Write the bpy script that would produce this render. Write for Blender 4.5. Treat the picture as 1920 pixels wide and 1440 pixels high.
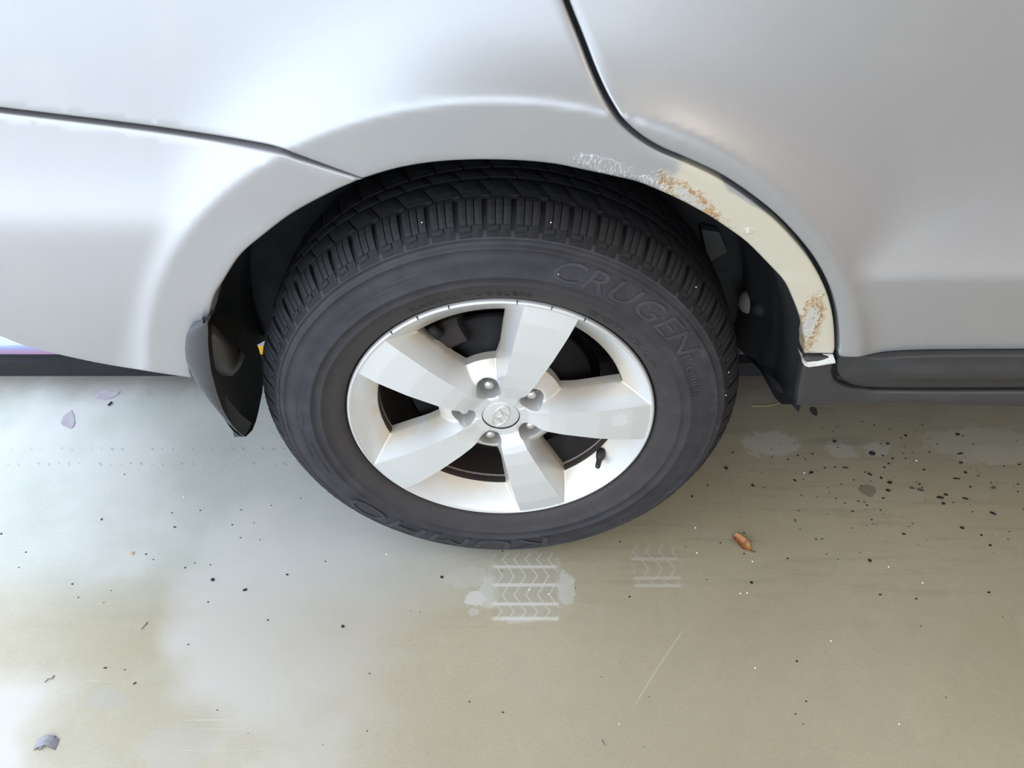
import bpy, bmesh, math, random
import numpy as np
from mathutils import Vector, Matrix
from mathutils.geometry import delaunay_2d_cdt
import mathutils.noise as mnoise
random.seed(7)
for o in list(bpy.data.objects): bpy.data.objects.remove(o)
S = bpy.context.scene
C = S.collection
H = 0.358                      # hub height above the floor
# ------------------------------------------------------------------ camera
FPX, PITCH = 1450.0, math.radians(44.04)
CAMP = np.array([0.019, -0.805, 0.8586])          # relative to the hub
cam = bpy.data.cameras.new('camera'); camo = bpy.data.objects.new('camera', cam); C.objects.link(camo)
camo.location = (CAMP[0], CAMP[1], CAMP[2] + H); camo.rotation_euler = (math.pi/2 - PITCH, 0, 0)
cam.sensor_width = 36; cam.lens = 36*FPX/1920; cam.clip_start = 0.02
S.camera = camo
# ------------------------------------------------------------------ light
S.view_settings.view_transform = 'Standard'; S.view_settings.look = 'None'
S.view_settings.gamma = 1; S.view_settings.use_curve_mapping = False
S.view_settings.exposure = 0.0
S.cycles.max_bounces = 8; S.cycles.diffuse_bounces = 5; S.cycles.use_denoising = True
W = bpy.data.worlds.new('overcast_sky'); S.world = W; W.use_nodes = True
bg = W.node_tree.nodes['Background']; bg.inputs[0].default_value = (0.76, 0.87, 1.0, 1); bg.inputs[1].default_value = 4.2
def area(name, loc, rot, sx, sy, power, col):
    l = bpy.data.lights.new(name, 'AREA'); l.shape = 'RECTANGLE'; l.size = sx; l.size_y = sy; l.energy = power; l.color = col
    o = bpy.data.objects.new(name, l); C.objects.link(o); o.location = loc; o.rotation_euler = rot; return o
area('warm_fill_light', (1.9, -1.2, 2.38), (0, 0, 0), 0.6, 1.4, 22, (1.0, 0.86, 0.68))  # added warm fill for the right side, no lamp is seen there
# ------------------------------------------------------------------ projection helpers (photo pixel -> place in the scene)
cf = np.array([0, math.cos(PITCH), -math.sin(PITCH)]); cr = np.array([1.0, 0, 0]); cu = np.cross(cr, cf)
def ray(px, py): return (px-960)/FPX*cr - (py-720)/FPX*cu + cf
def on_y(px, py, y=0.0):
    d = ray(px, py); return CAMP + (y-CAMP[1])/d[1]*d
def on_z(px, py, z=-H):
    d = ray(px, py); return CAMP + (z-CAMP[2])/d[2]*d
def on_x(px, py, x):
    d = ray(px, py); return CAMP + (x-CAMP[0])/d[0]*d
def floor_pt(px, py, z=0.0):
    q = on_z(px, py, z-H); return (q[0], q[1])
def sstep(a, b, x):
    t = np.clip((x-a)/(b-a), 0, 1); return t*t*(3-2*t)
def smin(a, b, k):
    h = np.clip(0.5+0.5*(b-a)/k, 0, 1); return b*(1-h)+a*h - k*h*(1-h)
def ysurf(x, z):
    x = np.asarray(x, float); z = np.asarray(z, float)
    rho = np.hypot(x, z-0.0); rho0 = 0.507 + 0.012*sstep(0.1, 0.45, x)
    band = -0.012 + 0.11*np.maximum(rho0-rho, 0)
    e = np.maximum(rho-rho0, 0); e2 = np.sqrt(e*e+0.002**2)-0.002
    flare = band + 0.058*(1-np.exp(-e2/0.066))
    s = sstep(-0.25, 0.30, x)
    zc = 0.352*(1-s) + 0.272*s
    dz = z-zc; soft = 0.022*(1-s)+0.003*s
    up = 0.5*(dz+np.sqrt(dz*dz+soft*soft)); dn = up-dz
    amp = 0.024*(1-s)+0.042*s
    base = -0.004 + amp*(1-np.exp(-up/0.060)) + 0.045*up + 0.10*up*up + 0.10*dn*dn + s*0.045*dn + (1-s)*0.55*np.maximum(dn-0.10, 0)**2
    return np.where(True, smin(flare, base, 0.010), 0)
def on_body(px, py, fn=ysurf):
    ys = np.linspace(-0.06, 0.40, 240); d = ray(px, py); t = (ys-CAMP[1])/d[1]        # first crossing of the sight line with the sheet
    g = fn(CAMP[0]+t*d[0], CAMP[2]+t*d[2])-ys; k = int(np.argmax(g <= 0)); k = max(k, 1)
    y = ys[k-1]+(ys[k]-ys[k-1])*g[k-1]/(g[k-1]-g[k]); q = on_y(px, py, y); return q[0], q[2]
# ------------------------------------------------------------------ object helpers
def link(o, parent=None):
    C.objects.link(o)
    if parent: o.parent = parent
    return o
def tag(o, label=None, cat=None, group=None, kind=None):
    for k, v in (('label', label), ('category', cat), ('group', group), ('kind', kind)):
        if v: o[k] = v
    return o
def mesh_obj(name, verts, faces, mat, parent=None, smooth=True, loc=None, sharp=None):
    me = bpy.data.meshes.new(name)
    me.from_pydata([tuple(map(float, v)) for v in verts], [], [tuple(map(int, f)) for f in faces]); me.validate(); me.update()
    me.materials.append(mat)
    if smooth:
        me.polygons.foreach_set('use_smooth', [True]*len(me.polygons))
        if sharp: me.set_sharp_from_angle(angle=math.radians(sharp))
    o = bpy.data.objects.new(name, me); link(o, parent)
    if loc: o.location = loc
    return o
class MB:
    def __init__(s): s.v = []; s.f = []
    def add(s, v, f):
        b = len(s.v); s.v += [tuple(map(float, p)) for p in v]; s.f += [tuple(int(i)+b for i in q) for q in f]
    def grid(s, P, wrap=False, flip=False):
        P = np.asarray(P, float); n, m = P.shape[:2]; f = []
        for i in range(n-1):
            for j in range(m if wrap else m-1):
                k = (j+1) % m; q = (i*m+j, i*m+k, (i+1)*m+k, (i+1)*m+j); f.append(q[::-1] if flip else q)
        s.add(P.reshape(-1, 3), f)
    def box(s, lo, hi):
        x0, y0, z0 = lo; x1, y1, z1 = hi
        s.add([(x0,y0,z0),(x1,y0,z0),(x1,y1,z0),(x0,y1,z0),(x0,y0,z1),(x1,y0,z1),(x1,y1,z1),(x0,y1,z1)],
              [(0,3,2,1),(4,5,6,7),(0,1,5,4),(1,2,6,5),(2,3,7,6),(3,0,4,7)])
    def tube(s, pts, rads, n=10, caps=True):
        pts = [Vector(p) for p in pts]; rings = []
        for i, p in enumerate(pts):
            d = (pts[min(i+1, len(pts)-1)]-pts[max(i-1, 0)]).normalized()
            a = d.orthogonal().normalized() if i == 0 else (a - d*a.dot(d)).normalized(); b = d.cross(a); r = rads[i] if hasattr(rads, '__len__') else rads
            rings.append([p + a*r*math.cos(t) + b*r*math.sin(t) for t in [2*math.pi*k/n for k in range(n)]])
        base = len(s.v); s.grid([[tuple(q) for q in r] for r in rings], wrap=True)
        if caps:
            s.f.append(tuple(base+k for k in range(n))[::-1]); s.f.append(tuple(base+(len(pts)-1)*n+k for k in range(n)))
    def lathe(s, prof, n=96, cx=0, cz=0, a0=0, a1=2*math.pi, flip=False):
        full = abs(a1-a0-2*math.pi) < 1e-6; m = n if full else n+1
        P = [[(cx+r*math.cos(a0+(a1-a0)*k/n), y, cz+r*math.sin(a0+(a1-a0)*k/n)) for k in range(m)] for r, y in prof]
        s.grid(P, wrap=full, flip=flip)
    def build(s, name, mat, parent=None, smooth=True, sharp=None, loc=None):
        return mesh_obj(name, s.v, s.f, mat, parent, smooth, loc, sharp)
# ------------------------------------------------------------------ material helpers
class NT:
    def __init__(s, name):
        s.m = bpy.data.materials.new(name); s.m.use_nodes = True; s.t = s.m.node_tree; s.b = s.t.nodes['Principled BSDF']
        s.tc = s.t.nodes.new('ShaderNodeTexCoord'); s.co = s.tc.outputs['Object']; s._xyz = None
    def n(s, typ): return s.t.nodes.new(typ)
    def put(s, sock, v):
        if hasattr(v, 'is_output'): s.t.links.new(v, sock)
        elif isinstance(v, (tuple, list)): sock.default_value = (*v, 1) if len(v) == 3 and len(sock.default_value) == 4 else v
        else: sock.default_value = v
    def set(s, name, v): s.put(s.b.inputs[name], v)
    def math(s, op, a, b=None, c=None, clamp=False):
        d = s.n('ShaderNodeMath'); d.operation = op; d.use_clamp = clamp
        for i, v in enumerate((a, b, c)):
            if v is not None: s.put(d.inputs[i], v)
        return d.outputs[0]
    def noise(s, scale, detail=4, rough=0.55, co=None, dist=0, col=False):
        d = s.n('ShaderNodeTexNoise'); s.put(d.inputs['Vector'], co or s.co); d.inputs['Scale'].default_value = scale
        d.inputs['Detail'].default_value = detail; d.inputs['Roughness'].default_value = rough; d.inputs['Distortion'].default_value = dist
        return d.outputs['Color' if col else 'Fac']
    def vor(s, scale, co=None, feat='F1', out='Distance'):
        d = s.n('ShaderNodeTexVoronoi'); d.feature = feat; s.put(d.inputs['Vector'], co or s.co); d.inputs['Scale'].default_value = scale; return d.outputs[out]
    def mix(s, f, a, b):
        d = s.n('ShaderNodeMix'); d.data_type = 'RGBA'; s.put(d.inputs[0], f); s.put(d.inputs[6], a); s.put(d.inputs[7], b); return d.outputs[2]
    def ss(s, a, b, v, o0=0.0, o1=1.0):
        d = s.n('ShaderNodeMapRange'); d.interpolation_type = 'SMOOTHSTEP'
        for i, q in enumerate((v, a, b, o0, o1)): s.put(d.inputs[i], q)
        return d.outputs[0]
    def xyz(s, co=None):
        if co is None and s._xyz: return s._xyz
        d = s.n('ShaderNodeSeparateXYZ'); s.put(d.inputs[0], co or s.co); r = (d.outputs[0], d.outputs[1], d.outputs[2])
        if co is None: s._xyz = r
        return r
    def mapping(s, scale=(1,1,1), rot=(0,0,0), loc=(0,0,0), co=None):
        d = s.n('ShaderNodeMapping'); s.put(d.inputs['Vector'], co or s.co); d.inputs['Scale'].default_value = scale; d.inputs['Rotation'].default_value = rot; d.inputs['Location'].default_value = loc; return d.outputs[0]
    def ell(s, a, b, ca, cb, ra, rb, rot=0.0):
        """normalised distance from an ellipse centre in the plane (a, b)"""
        da = s.math('SUBTRACT', a, ca); db = s.math('SUBTRACT', b, cb); c, q = math.cos(rot), math.sin(rot)
        u = s.math('ADD', s.math('MULTIPLY', da, c/ra), s.math('MULTIPLY', db, q/ra))
        v = s.math('ADD', s.math('MULTIPLY', da, -q/rb), s.math('MULTIPLY', db, c/rb))
        return s.math('SQRT', s.math('ADD', s.math('MULTIPLY', u, u), s.math('MULTIPLY', v, v)))
    def bump(s, h, strength=0.3, dist=0.001):
        d = s.n('ShaderNodeBump'); s.put(d.inputs['Height'], h); d.inputs['Strength'].default_value = strength; d.inputs['Distance'].default_value = dist
        s.put(s.b.inputs['Normal'], d.outputs[0])
def simple(name, col, rough=0.5, metal=0.0, var=0.12, nscale=40, bump=0.0, bscale=300, coat=0.0, spec=0.5):
    n = NT(name); f = n.noise(nscale, 5)
    n.set('Base Color', n.mix(f, tuple(c*(1-var) for c in col), tuple(min(1, c*(1+var)) for c in col)))
    n.set('Roughness', n.ss(0.3, 0.7, f, rough*0.9, min(1, rough*1.1))); n.set('Metallic', metal); n.set('Coat Weight', coat); n.set('Specular IOR Level', spec)
    if bump: n.bump(n.noise(bscale, 3), bump)
    return n.m
def th_r(px, py, y=0.0):
    q = on_y(px, py, y); return math.atan2(q[2], q[0]), math.hypot(q[0], q[2])

# ---- silver car paint, with the repaired and rusting strip on the arch
def paint_material(name, rust=False, bumper=False):
    n = NT(name); x, y, z = n.xyz()
    flake = n.noise(900, 2)
    base = n.mix(flake, (0.345, 0.346, 0.358), (0.415, 0.416, 0.43))
    dirt = n.noise(9, 5, 0.6)
    base = n.mix(n.ss(0.45, 0.8, dirt, 0, 0.16), base, (0.50, 0.48, 0.44))
    met = 0.55; rough = 0.42; h = n.math('MULTIPLY', n.noise(700, 2), 0.02)
    if bumper:
        base = n.mix(0.35, base, (0.40, 0.385, 0.39))
        rho = n.math('SQRT', n.math('ADD', n.math('MULTIPLY', x, x), n.math('MULTIPLY', z, z)))
        wob = n.math('ADD', rho, n.math('MULTIPLY', n.math('SUBTRACT', n.noise(70, 4), 0.5), 0.014))
        scr = n.math('MULTIPLY', n.ss(0.497, 0.503, wob), n.ss(0.512, 0.507, wob)); scr = n.math('MULTIPLY', scr, n.math('MULTIPLY', n.ss(0.50, 0.62, n.noise(45, 3)), n.math('MULTIPLY', n.ss(0.40, 0.44, z), n.ss(-0.36, -0.33, x))))
        base = n.mix(n.math('MULTIPLY', scr, 0.3), base, (0.80, 0.80, 0.82))
    if rust:
        rho = n.math('SQRT', n.math('ADD', n.math('MULTIPLY', x, x), n.math('MULTIPLY', z, z)))
        ang = n.math('ARCTAN2', z, x)
        nz = n.noise(28, 5, 0.6); nf = n.noise(130, 4, 0.65)
        # beige filler strip
        a_w = n.math('ADD', ang, n.math('MULTIPLY', n.math('SUBTRACT', nz, 0.5), 0.16))
        r_lim = n.ss(0.55, 1.0, ang, 0.512, 0.480); r_lim2 = n.ss(0.98, 1.06, ang, 0.0, 0.020); r_lim = n.math('ADD', r_lim, r_lim2)
        r_w = n.math('ADD', rho, n.math('MULTIPLY', n.math('SUBTRACT', nz, 0.5), 0.010))
        fill = n.math('MULTIPLY', n.ss(1.15, 1.10, a_w), n.ss(0.002, -0.002, n.math('SUBTRACT', r_w, r_lim)))
        base = n.mix(n.math('MULTIPLY', fill, 0.8), base, (0.56, 0.51, 0.395))
        met = n.math('SUBTRACT', 0.55, n.math('MULTIPLY', fill, 0.35))
        for (px, py, ra, rb, rot) in ((1298, 376, 0.058, 0.015, -0.66), (1519, 606, 0.060, 0.016, -1.42)):
            cx, cz = on_body(px, py)
            d = n.ell(x, z, cx, cz, ra, rb, rot)
            d = n.math('ADD', d, n.math('MULTIPLY', n.math('SUBTRACT', nf, 0.5), 1.25)); d = n.math('ADD', d, n.math('MULTIPLY', n.math('SUBTRACT', nz, 0.5), 0.9))
            halo = n.ss(1.15, 0.80, d); ring = n.math('MULTIPLY', n.ss(0.96, 0.84, d), n.ss(0.44, 0.62, d)); core = n.ss(0.58, 0.45, d)
            base = n.mix(n.math('MULTIPLY', halo, 0.3), base, (0.56, 0.42, 0.24))
            base = n.mix(n.math('MULTIPLY', ring, n.ss(0.38, 0.60, n.noise(260, 3), 0.1, 0.85)), base, (0.30, 0.145, 0.045))
            base = n.mix(n.math('MULTIPLY', core, 0.85), base, (0.47, 0.45, 0.425))
            dot = n.math('MULTIPLY', n.ss(0.20, 0.12, n.vor(130)), n.ss(1.2, 0.9, d))
            base = n.mix(n.math('MULTIPLY', dot, 0.75), base, (0.12, 0.05, 0.02))
            h = n.math('ADD', h, n.math('MULTIPLY', n.ss(1.1, 0.5, d), n.math('ADD', 0.5, n.math('MULTIPLY', nf, 2.6))))
        # thin rust creeping up from the lip and two scuffed spots with cracked lacquer
        lip = n.math('MULTIPLY', n.ss(0.452, 0.445, n.math('SUBTRACT', rho, n.math('MULTIPLY', nf, 0.006))), n.ss(0.56, 0.66, n.noise(22, 3)))
        base = n.mix(n.math('MULTIPLY', n.math('MULTIPLY', lip, fill), 0.7), base, (0.45, 0.25, 0.09))
        for (px, py, ra, rb, rot) in ((1135, 312, 0.040, 0.012, -0.33), (1230, 347, 0.03, 0.009, -0.42), (1403, 433, 0.008, 0.006, 0)):
            cx, cz = on_body(px, py); d = n.math('ADD', n.ell(x, z, cx, cz, ra, rb, rot), n.math('MULTIPLY', n.math('SUBTRACT', nf, 0.5), 1.0))
            mk = n.ss(1.0, 0.6, d); st = n.noise(1, 4, 0.7, co=n.mapping(scale=(420, 420, 120), rot=(0, 0.5, 0)))
            base = n.mix(n.math('MULTIPLY', mk, n.ss(0.5, 0.62, st, 0, 0.6)), base, (0.86, 0.87, 0.90)); h = n.math('ADD', h, n.math('MULTIPLY', mk, n.math('MULTIPLY', st, 1.6)))
    n.set('Base Color', base); n.set('Metallic', met); n.set('Roughness', rough); n.set('Coat Weight', 0.22); n.set('Coat Roughness', 0.16)
    n.bump(h, 0.55, 0.0016)
    return n.m
M = {}
M['paint'] = paint_material('silver_paint'); M['paint_quarter'] = paint_material('silver_paint_rusted_arch', rust=True); M['paint_bumper'] = paint_material('silver_paint_bumper', bumper=True)
M['plastic'] = simple('dark_grey_plastic', (0.030, 0.030, 0.032), 0.42, bump=0.12, bscale=900, var=0.25)
M['flap'] = simple('flap_grey_plastic', (0.062, 0.064, 0.070), 0.45, bump=0.15, bscale=900)
M['liner'] = simple('black_liner_plastic', (0.020, 0.020, 0.023), 0.55, var=0.5, nscale=12, bump=0.2, bscale=200, spec=0.3)
M['dark'] = simple('underbody_black', (0.010, 0.010, 0.011), 0.8)
M['brake'] = simple('brake_iron', (0.012, 0.011, 0.011), 0.6, 0.0, var=0.25, nscale=60, spec=0.25)
M['caliper'] = simple('dusty_caliper', (0.025, 0.019, 0.017), 0.8, 0.1, var=0.4, nscale=60)
M['barrel'] = simple('brake_dust_barrel', (0.050, 0.035, 0.030), 0.75, 0.15, var=0.35, nscale=30)
M['chrome'] = simple('nut_steel', (0.62, 0.60, 0.58), 0.32, 0.75)
M['torn'] = simple('bare_white_edge', (0.82, 0.82, 0.80), 0.22, 0.35, var=0.12, nscale=120, bump=0.5, bscale=160)
M['valve'] = simple('valve_rubber', (0.016, 0.015, 0.015), 0.5)
M['emblem'] = simple('emblem_chrome', (0.68, 0.67, 0.62), 0.25, 0.7)
def rim_material():
    n = NT('silver_alloy'); x, y, z = n.xyz()
    f = n.noise(700, 2); base = n.mix(f, (0.56, 0.56, 0.555), (0.64, 0.64, 0.635))
    rho = n.math('SQRT', n.math('ADD', n.math('MULTIPLY', x, x), n.math('MULTIPLY', z, z)))
    dust = n.math('MULTIPLY', n.ss(0.004, 0.034, y), n.ss(0.30, 0.65, n.noise(26, 4), 0.25, 1.0)); dust = n.math('MULTIPLY', dust, n.ss(0.05, 0.11, rho, 0.35, 1.0))
    base = n.mix(n.math('MULTIPLY', dust, 0.75), base, (0.58, 0.48, 0.35))
    q = on_y(1160, 788, -0.004)
    d = n.math('ADD', n.ell(x, z, q[0], q[2], 0.017, 0.021, 0.3), n.math('MULTIPLY', n.math('SUBTRACT', n.noise(160, 4), 0.5), 1.4))
    st = n.noise(1, 4, 0.7, co=n.mapping(scale=(200, 200, 900), rot=(0, -0.7, 0)))
    mk = n.math('MULTIPLY', n.ss(0.85, 0.55, d), n.ss(0.012, 0.0, y)); base = n.mix(n.math('MULTIPLY', mk, n.ss(0.3, 0.65, st, 0.15, 0.75)), base, (0.76, 0.73, 0.75))
    n.set('Base Color', base); n.set('Metallic', 0.35); n.set('Roughness', 0.34); n.set('Coat Weight', 0.2); n.set('Coat Roughness', 0.2)
    n.bump(n.math('ADD', n.math('MULTIPLY', n.noise(900, 2), 0.05), n.math('MULTIPLY', mk, st)), 0.25, 0.0008)
    return n.m
M['alloy'] = rim_material()
def rubber_material(name, lo, hi, dusty=True):
    n = NT(name); x, y, z = n.xyz()
    f = n.noise(24, 6, 0.62); base = n.mix(n.ss(0.3, 0.7, f), lo, hi)
    if dusty:
        rho = n.math('SQRT', n.math('ADD', n.math('MULTIPLY', x, x), n.math('MULTIPLY', z, z)))
        base = n.mix(n.ss(0.285, 0.245, rho, 0, 0.7), base, (0.044, 0.037, 0.035))
        base = n.mix(n.math('MULTIPLY', n.ss(0.55, 0.75, n.noise(60, 5, 0.7)), n.ss(0.0, 0.3, x, 0.0, 0.35)), base, (0.115, 0.105, 0.095))
    n.set('Base Color', base); n.set('Roughness', 0.62); n.set('Specular IOR Level', 0.28); n.bump(n.noise(900, 3), 0.18, 0.0006)
    return n.m
M['sidewall'] = rubber_material('tyre_sidewall_rubber', (0.025, 0.024, 0.028), (0.039, 0.037, 0.042))
M['tread'] = rubber_material('tyre_tread_rubber', (0.009, 0.009, 0.0105), (0.015, 0.0148, 0.017), False)
M['letter'] = rubber_material('tyre_letter_rubber', (0.034, 0.033, 0.037), (0.050, 0.048, 0.053), False)
# ---- painted concrete floor
def floor_material():
    n = NT('worn_painted_concrete'); x, y, z = n.xyz()
    big = n.noise(2.2, 6, 0.6); mid = n.noise(9, 6, 0.62); fine = n.noise(70, 5, 0.6)
    streak = n.noise(1, 6, 0.65, co=n.mapping(scale=(5, 46, 1)))
    base = n.mix(n.ss(0.30, 0.70, big), (0.335, 0.288, 0.194), (0.395, 0.342, 0.244))
    base = n.mix(n.ss(0.35, 0.75, mid, 0, 0.45), base, (0.300, 0.264, 0.184))
    base = n.mix(n.math('MULTIPLY', n.ss(0.48, 0.72, streak), n.ss(-0.25, 0.05, y, 0.0, 0.35)), base, (0.165, 0.15, 0.11))
    green_glare = n.math('MULTIPLY', n.ss(0.2, -0.35, x), n.ss(-0.15, 0.02, y)); base = n.mix(n.math('MULTIPLY', green_glare, 0.65), base, (0.43, 0.47, 0.46))  # greenish floor paint, with sky glare on the left painted into its colour
    base = n.mix(n.ss(0.35, 0.65, n.noise(240, 4, 0.7), 0.0, 0.16), base, (0.15, 0.135, 0.10)); base = n.mix(n.ss(0.5, 0.75, n.noise(33, 5, 0.7), 0.0, 0.22), base, (0.42, 0.385, 0.31))
    # pale glare painted into the left foreground, ragged outline; scuff arcs
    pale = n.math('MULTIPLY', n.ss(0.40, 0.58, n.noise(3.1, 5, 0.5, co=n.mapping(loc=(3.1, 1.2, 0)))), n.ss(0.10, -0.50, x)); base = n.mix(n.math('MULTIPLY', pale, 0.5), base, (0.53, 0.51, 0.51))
    scr = n.noise(1, 3, 0.6, co=n.mapping(scale=(4, 120, 1), rot=(0, 0, 0.35))); base = n.mix(n.math('MULTIPLY', n.ss(0.64, 0.74, scr), n.math('MULTIPLY', n.ss(-0.1, -0.3, x), 0.35)), base, (0.52, 0.51, 0.49))
    spk = n.ss(0.10, 0.05, n.vor(62)); base = n.mix(n.math('MULTIPLY', spk, n.ss(0.5, 0.62, n.noise(18, 3), 0, 0.5)), base, (0.14, 0.13, 0.11))
    # floor turns darker brown towards the kerb
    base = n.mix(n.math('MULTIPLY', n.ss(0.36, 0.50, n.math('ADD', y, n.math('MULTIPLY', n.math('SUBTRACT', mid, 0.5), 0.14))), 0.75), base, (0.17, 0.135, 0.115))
    nz = n.noise(48, 5, 0.65)
    def patch(px, py, wx, wy, col, amt, edge=0.35, rot=0.0):
        nonlocal base
        c = floor_pt(px, py); e = floor_pt(px+wx, py); g = floor_pt(px, py+wy)
        d = n.ell(x, y, c[0], c[1], abs(e[0]-c[0]), abs(g[1]-c[1]), rot)
        d = n.math('ADD', d, n.math('MULTIPLY', n.math('SUBTRACT', nz, 0.5), edge*4.5)); d = n.math('ADD', d, n.math('MULTIPLY', n.math('SUBTRACT', mid, 0.5), edge*1.5))
        m = n.ss(1.0, 0.86, d); base = n.mix(n.math('MULTIPLY', m, amt), base, col); return m
    W1 = (0.50, 0.475, 0.42)
    patch(1445, 832, 56, 26, W1, 0.55); patch(1577, 843, 30, 17, W1, 0.4); patch(1645, 842, 28, 14, W1, 0.42)
    patch(1850, 835, 118, 38, W1, 0.28, 0.25); patch(1880, 850, 60, 22, W1, 0.12)
    patch(1627, 920, 16, 12, (0.13, 0.12, 0.09), 0.7); patch(1526, 771, 8, 9, (0.035, 0.03, 0.035), 0.9); patch(1585, 826, 60, 10, (0.2, 0.18, 0.14), 0.25)
    patch(890, 1122, 19, 15, (0.56, 0.55, 0.53), 0.65); patch(887, 1147, 10, 8, (0.5, 0.49, 0.46), 0.4); patch(880, 1083, 45, 22, (0.46, 0.45, 0.42), 0.3)
    patch(200, 1310, 40, 22, (0.30, 0.29, 0.27), 0.35, 0.3); patch(330, 1400, 75, 45, (0.34, 0.33, 0.31), 0.3, 0.3)
    # dusty tyre print
    ax, ay = floor_pt(985, 1100); sx = floor_pt(1070, 1100)[0]-ax
    halo = patch(985, 1096, 92, 72, (0.46, 0.445, 0.41), 0.30, 0.22)
    def ribs(px0, px1, ys, amt, pitch):
        nonlocal base
        x0 = floor_pt(px0, ys[0])[0]; x1 = floor_pt(px1, ys[0])[0]; vs = [floor_pt(px0, q)[1] for q in ys]
        wob = n.math('MULTIPLY', n.math('SUBTRACT', n.noise(60, 3), 0.5), 0.012); xx = n.math('ADD', x, wob)
        inx = n.math('MULTIPLY', n.ss(x0-0.004, x0+0.004, xx), n.ss(x1+0.004, x1-0.004, xx))
        for k in range(len(vs)-1):
            va, vb = vs[k], vs[k+1]; t = n.math('DIVIDE', n.math('SUBTRACT', y, va), vb-va)
            ins = n.math('MULTIPLY', n.ss(0.04, 0.08, t), n.ss(0.96, 0.92, t))
            zig = n.math('MULTIPLY', n.math('ABSOLUTE', n.math('SUBTRACT', t, 0.5)), (0.022 if k % 2 else -0.022))
            fr = n.math('FRACT', n.math('DIVIDE', n.math('ADD', n.math('ADD', x, zig), n.math('MULTIPLY', wob, 0.25)), pitch))
            ch = n.math('MULTIPLY', n.ss(0.0, 0.04, fr), n.ss(0.20, 0.13, fr)); dk = n.math('MULTIPLY', ins, inx)
            base = n.mix(n.math('MULTIPLY', dk, amt*0.55), base, (0.285, 0.262, 0.195)); base = n.mix(n.math('MULTIPLY', n.math('MULTIPLY', dk, ch), amt), base, (0.52, 0.50, 0.43))
            ln = n.math('MULTIPLY', n.ss(0.0050, 0.0018, n.math('ABSOLUTE', n.math('SUBTRACT', y, vb))), inx); base = n.mix(n.math('MULTIPLY', ln, amt*0.9), base, (0.62, 0.60, 0.56))
    patch(917, 1112, 20, 34, (0.50, 0.485, 0.45), 0.5, 0.3); patch(1062, 1104, 17, 38, (0.50, 0.485, 0.45), 0.55, 0.3); patch(985, 1160, 45, 9, (0.48, 0.46, 0.42), 0.35, 0.5)
    ribs(925, 1042, (1035, 1063, 1097, 1133, 1160), 0.62, 0.0208)
    ribs(1180, 1265, (1020, 1048, 1084, 1098), 0.33, 0.024)
    # two rows of small nicks left by a tread on the left, one long scratch on the right
    for py in (842, 870):
        vy = floor_pt(200, py)[1]; fr = n.math('FRACT', n.math('DIVIDE', n.math('ADD', x, n.math('MULTIPLY', y, 0.8)), 0.021))
        mk = n.math('MULTIPLY', n.ss(0.006, 0.003, n.math('ABSOLUTE', n.math('SUBTRACT', y, vy))), n.math('MULTIPLY', n.ss(0.30, 0.2, fr), n.ss(0.45, 0.6, n.noise(60, 2))))
        base = n.mix(n.math('MULTIPLY', mk, n.ss(-0.30, -0.36, x, 0, 0.55)), base, (0.16, 0.17, 0.19))
    p0 = floor_pt(1290, 1170); p1 = floor_pt(1180, 1340); dx, dy = p1[0]-p0[0], p1[1]-p0[1]; L = math.hypot(dx, dy)
    al = n.math('ADD', n.math('MULTIPLY', n.math('SUBTRACT', x, p0[0]), dx/L), n.math('MULTIPLY', n.math('SUBTRACT', y, p0[1]), dy/L))
    ac = n.math('ADD', n.math('MULTIPLY', n.math('SUBTRACT', x, p0[0]), -dy/L), n.math('MULTIPLY', n.math('SUBTRACT', y, p0[1]), dx/L))
    ac = n.math('ADD', ac, n.math('MULTIPLY', n.math('MULTIPLY', al, n.math('SUBTRACT', L, al)), 0.25))
    mk = n.math('MULTIPLY', n.ss(0.0016, 0.0006, n.math('ABSOLUTE', ac)), n.math('MULTIPLY', n.ss(0, 0.03, al), n.ss(L, L-0.04, al))); base = n.mix(n.math('MULTIPLY', mk, 0.5), base, (0.52, 0.48, 0.36))
    n.set('Base Color', base); n.set('Roughness', n.ss(0.3, 0.7, mid, 0.34, 0.46)); n.set('Specular IOR Level', 1.0)
    n.bump(n.math('ADD', n.math('MULTIPLY', fine, 0.5), n.math('MULTIPLY', n.noise(300, 3), 0.3)), 0.22, 0.0008)
    return n.m
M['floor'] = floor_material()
M['wall'] = simple('painted_wall', (0.70, 0.64, 0.55), 0.8, var=0.06, nscale=6)
M['wall_bounce'] = simple('warm_bounce_wall', (0.64, 0.53, 0.46), 0.8, var=0.08, nscale=6)  # reddish tone added to the unseen right wall to warm the bounced light
M['ceiling'] = simple('ceiling_board', (0.74, 0.71, 0.66), 0.85, var=0.05, nscale=6)

# ------------------------------------------------------------------ setting
def block(name, lo, hi, mat):
    b = MB(); b.box(lo, hi); o = b.build(name, mat, smooth=False); tag(o, kind='structure'); return o
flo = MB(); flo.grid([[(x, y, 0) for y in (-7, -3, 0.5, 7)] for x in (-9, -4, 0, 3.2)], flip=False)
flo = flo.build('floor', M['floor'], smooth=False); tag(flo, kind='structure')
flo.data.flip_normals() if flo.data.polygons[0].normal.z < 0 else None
block('ceiling', (-0.74, -3.6, 2.40), (3.2, 4.2, 2.50), M['ceiling'])
block('wall_right', (3.05, -3.6, 0), (3.2, 4.2, 2.4), M['wall_bounce'])
block('wall_back', (-0.74, 4.05, 0), (3.05, 4.2, 2.4), M['wall'])
block('wall_front', (1.1, -3.6, 0), (3.05, -3.45, 2.4), M['wall'])
ky = on_z(100, 705)[1]; kz = on_y(100, 681, ky)[2]+H
zy = on_y(488, 648, ky+0.03)[2]+H
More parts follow.
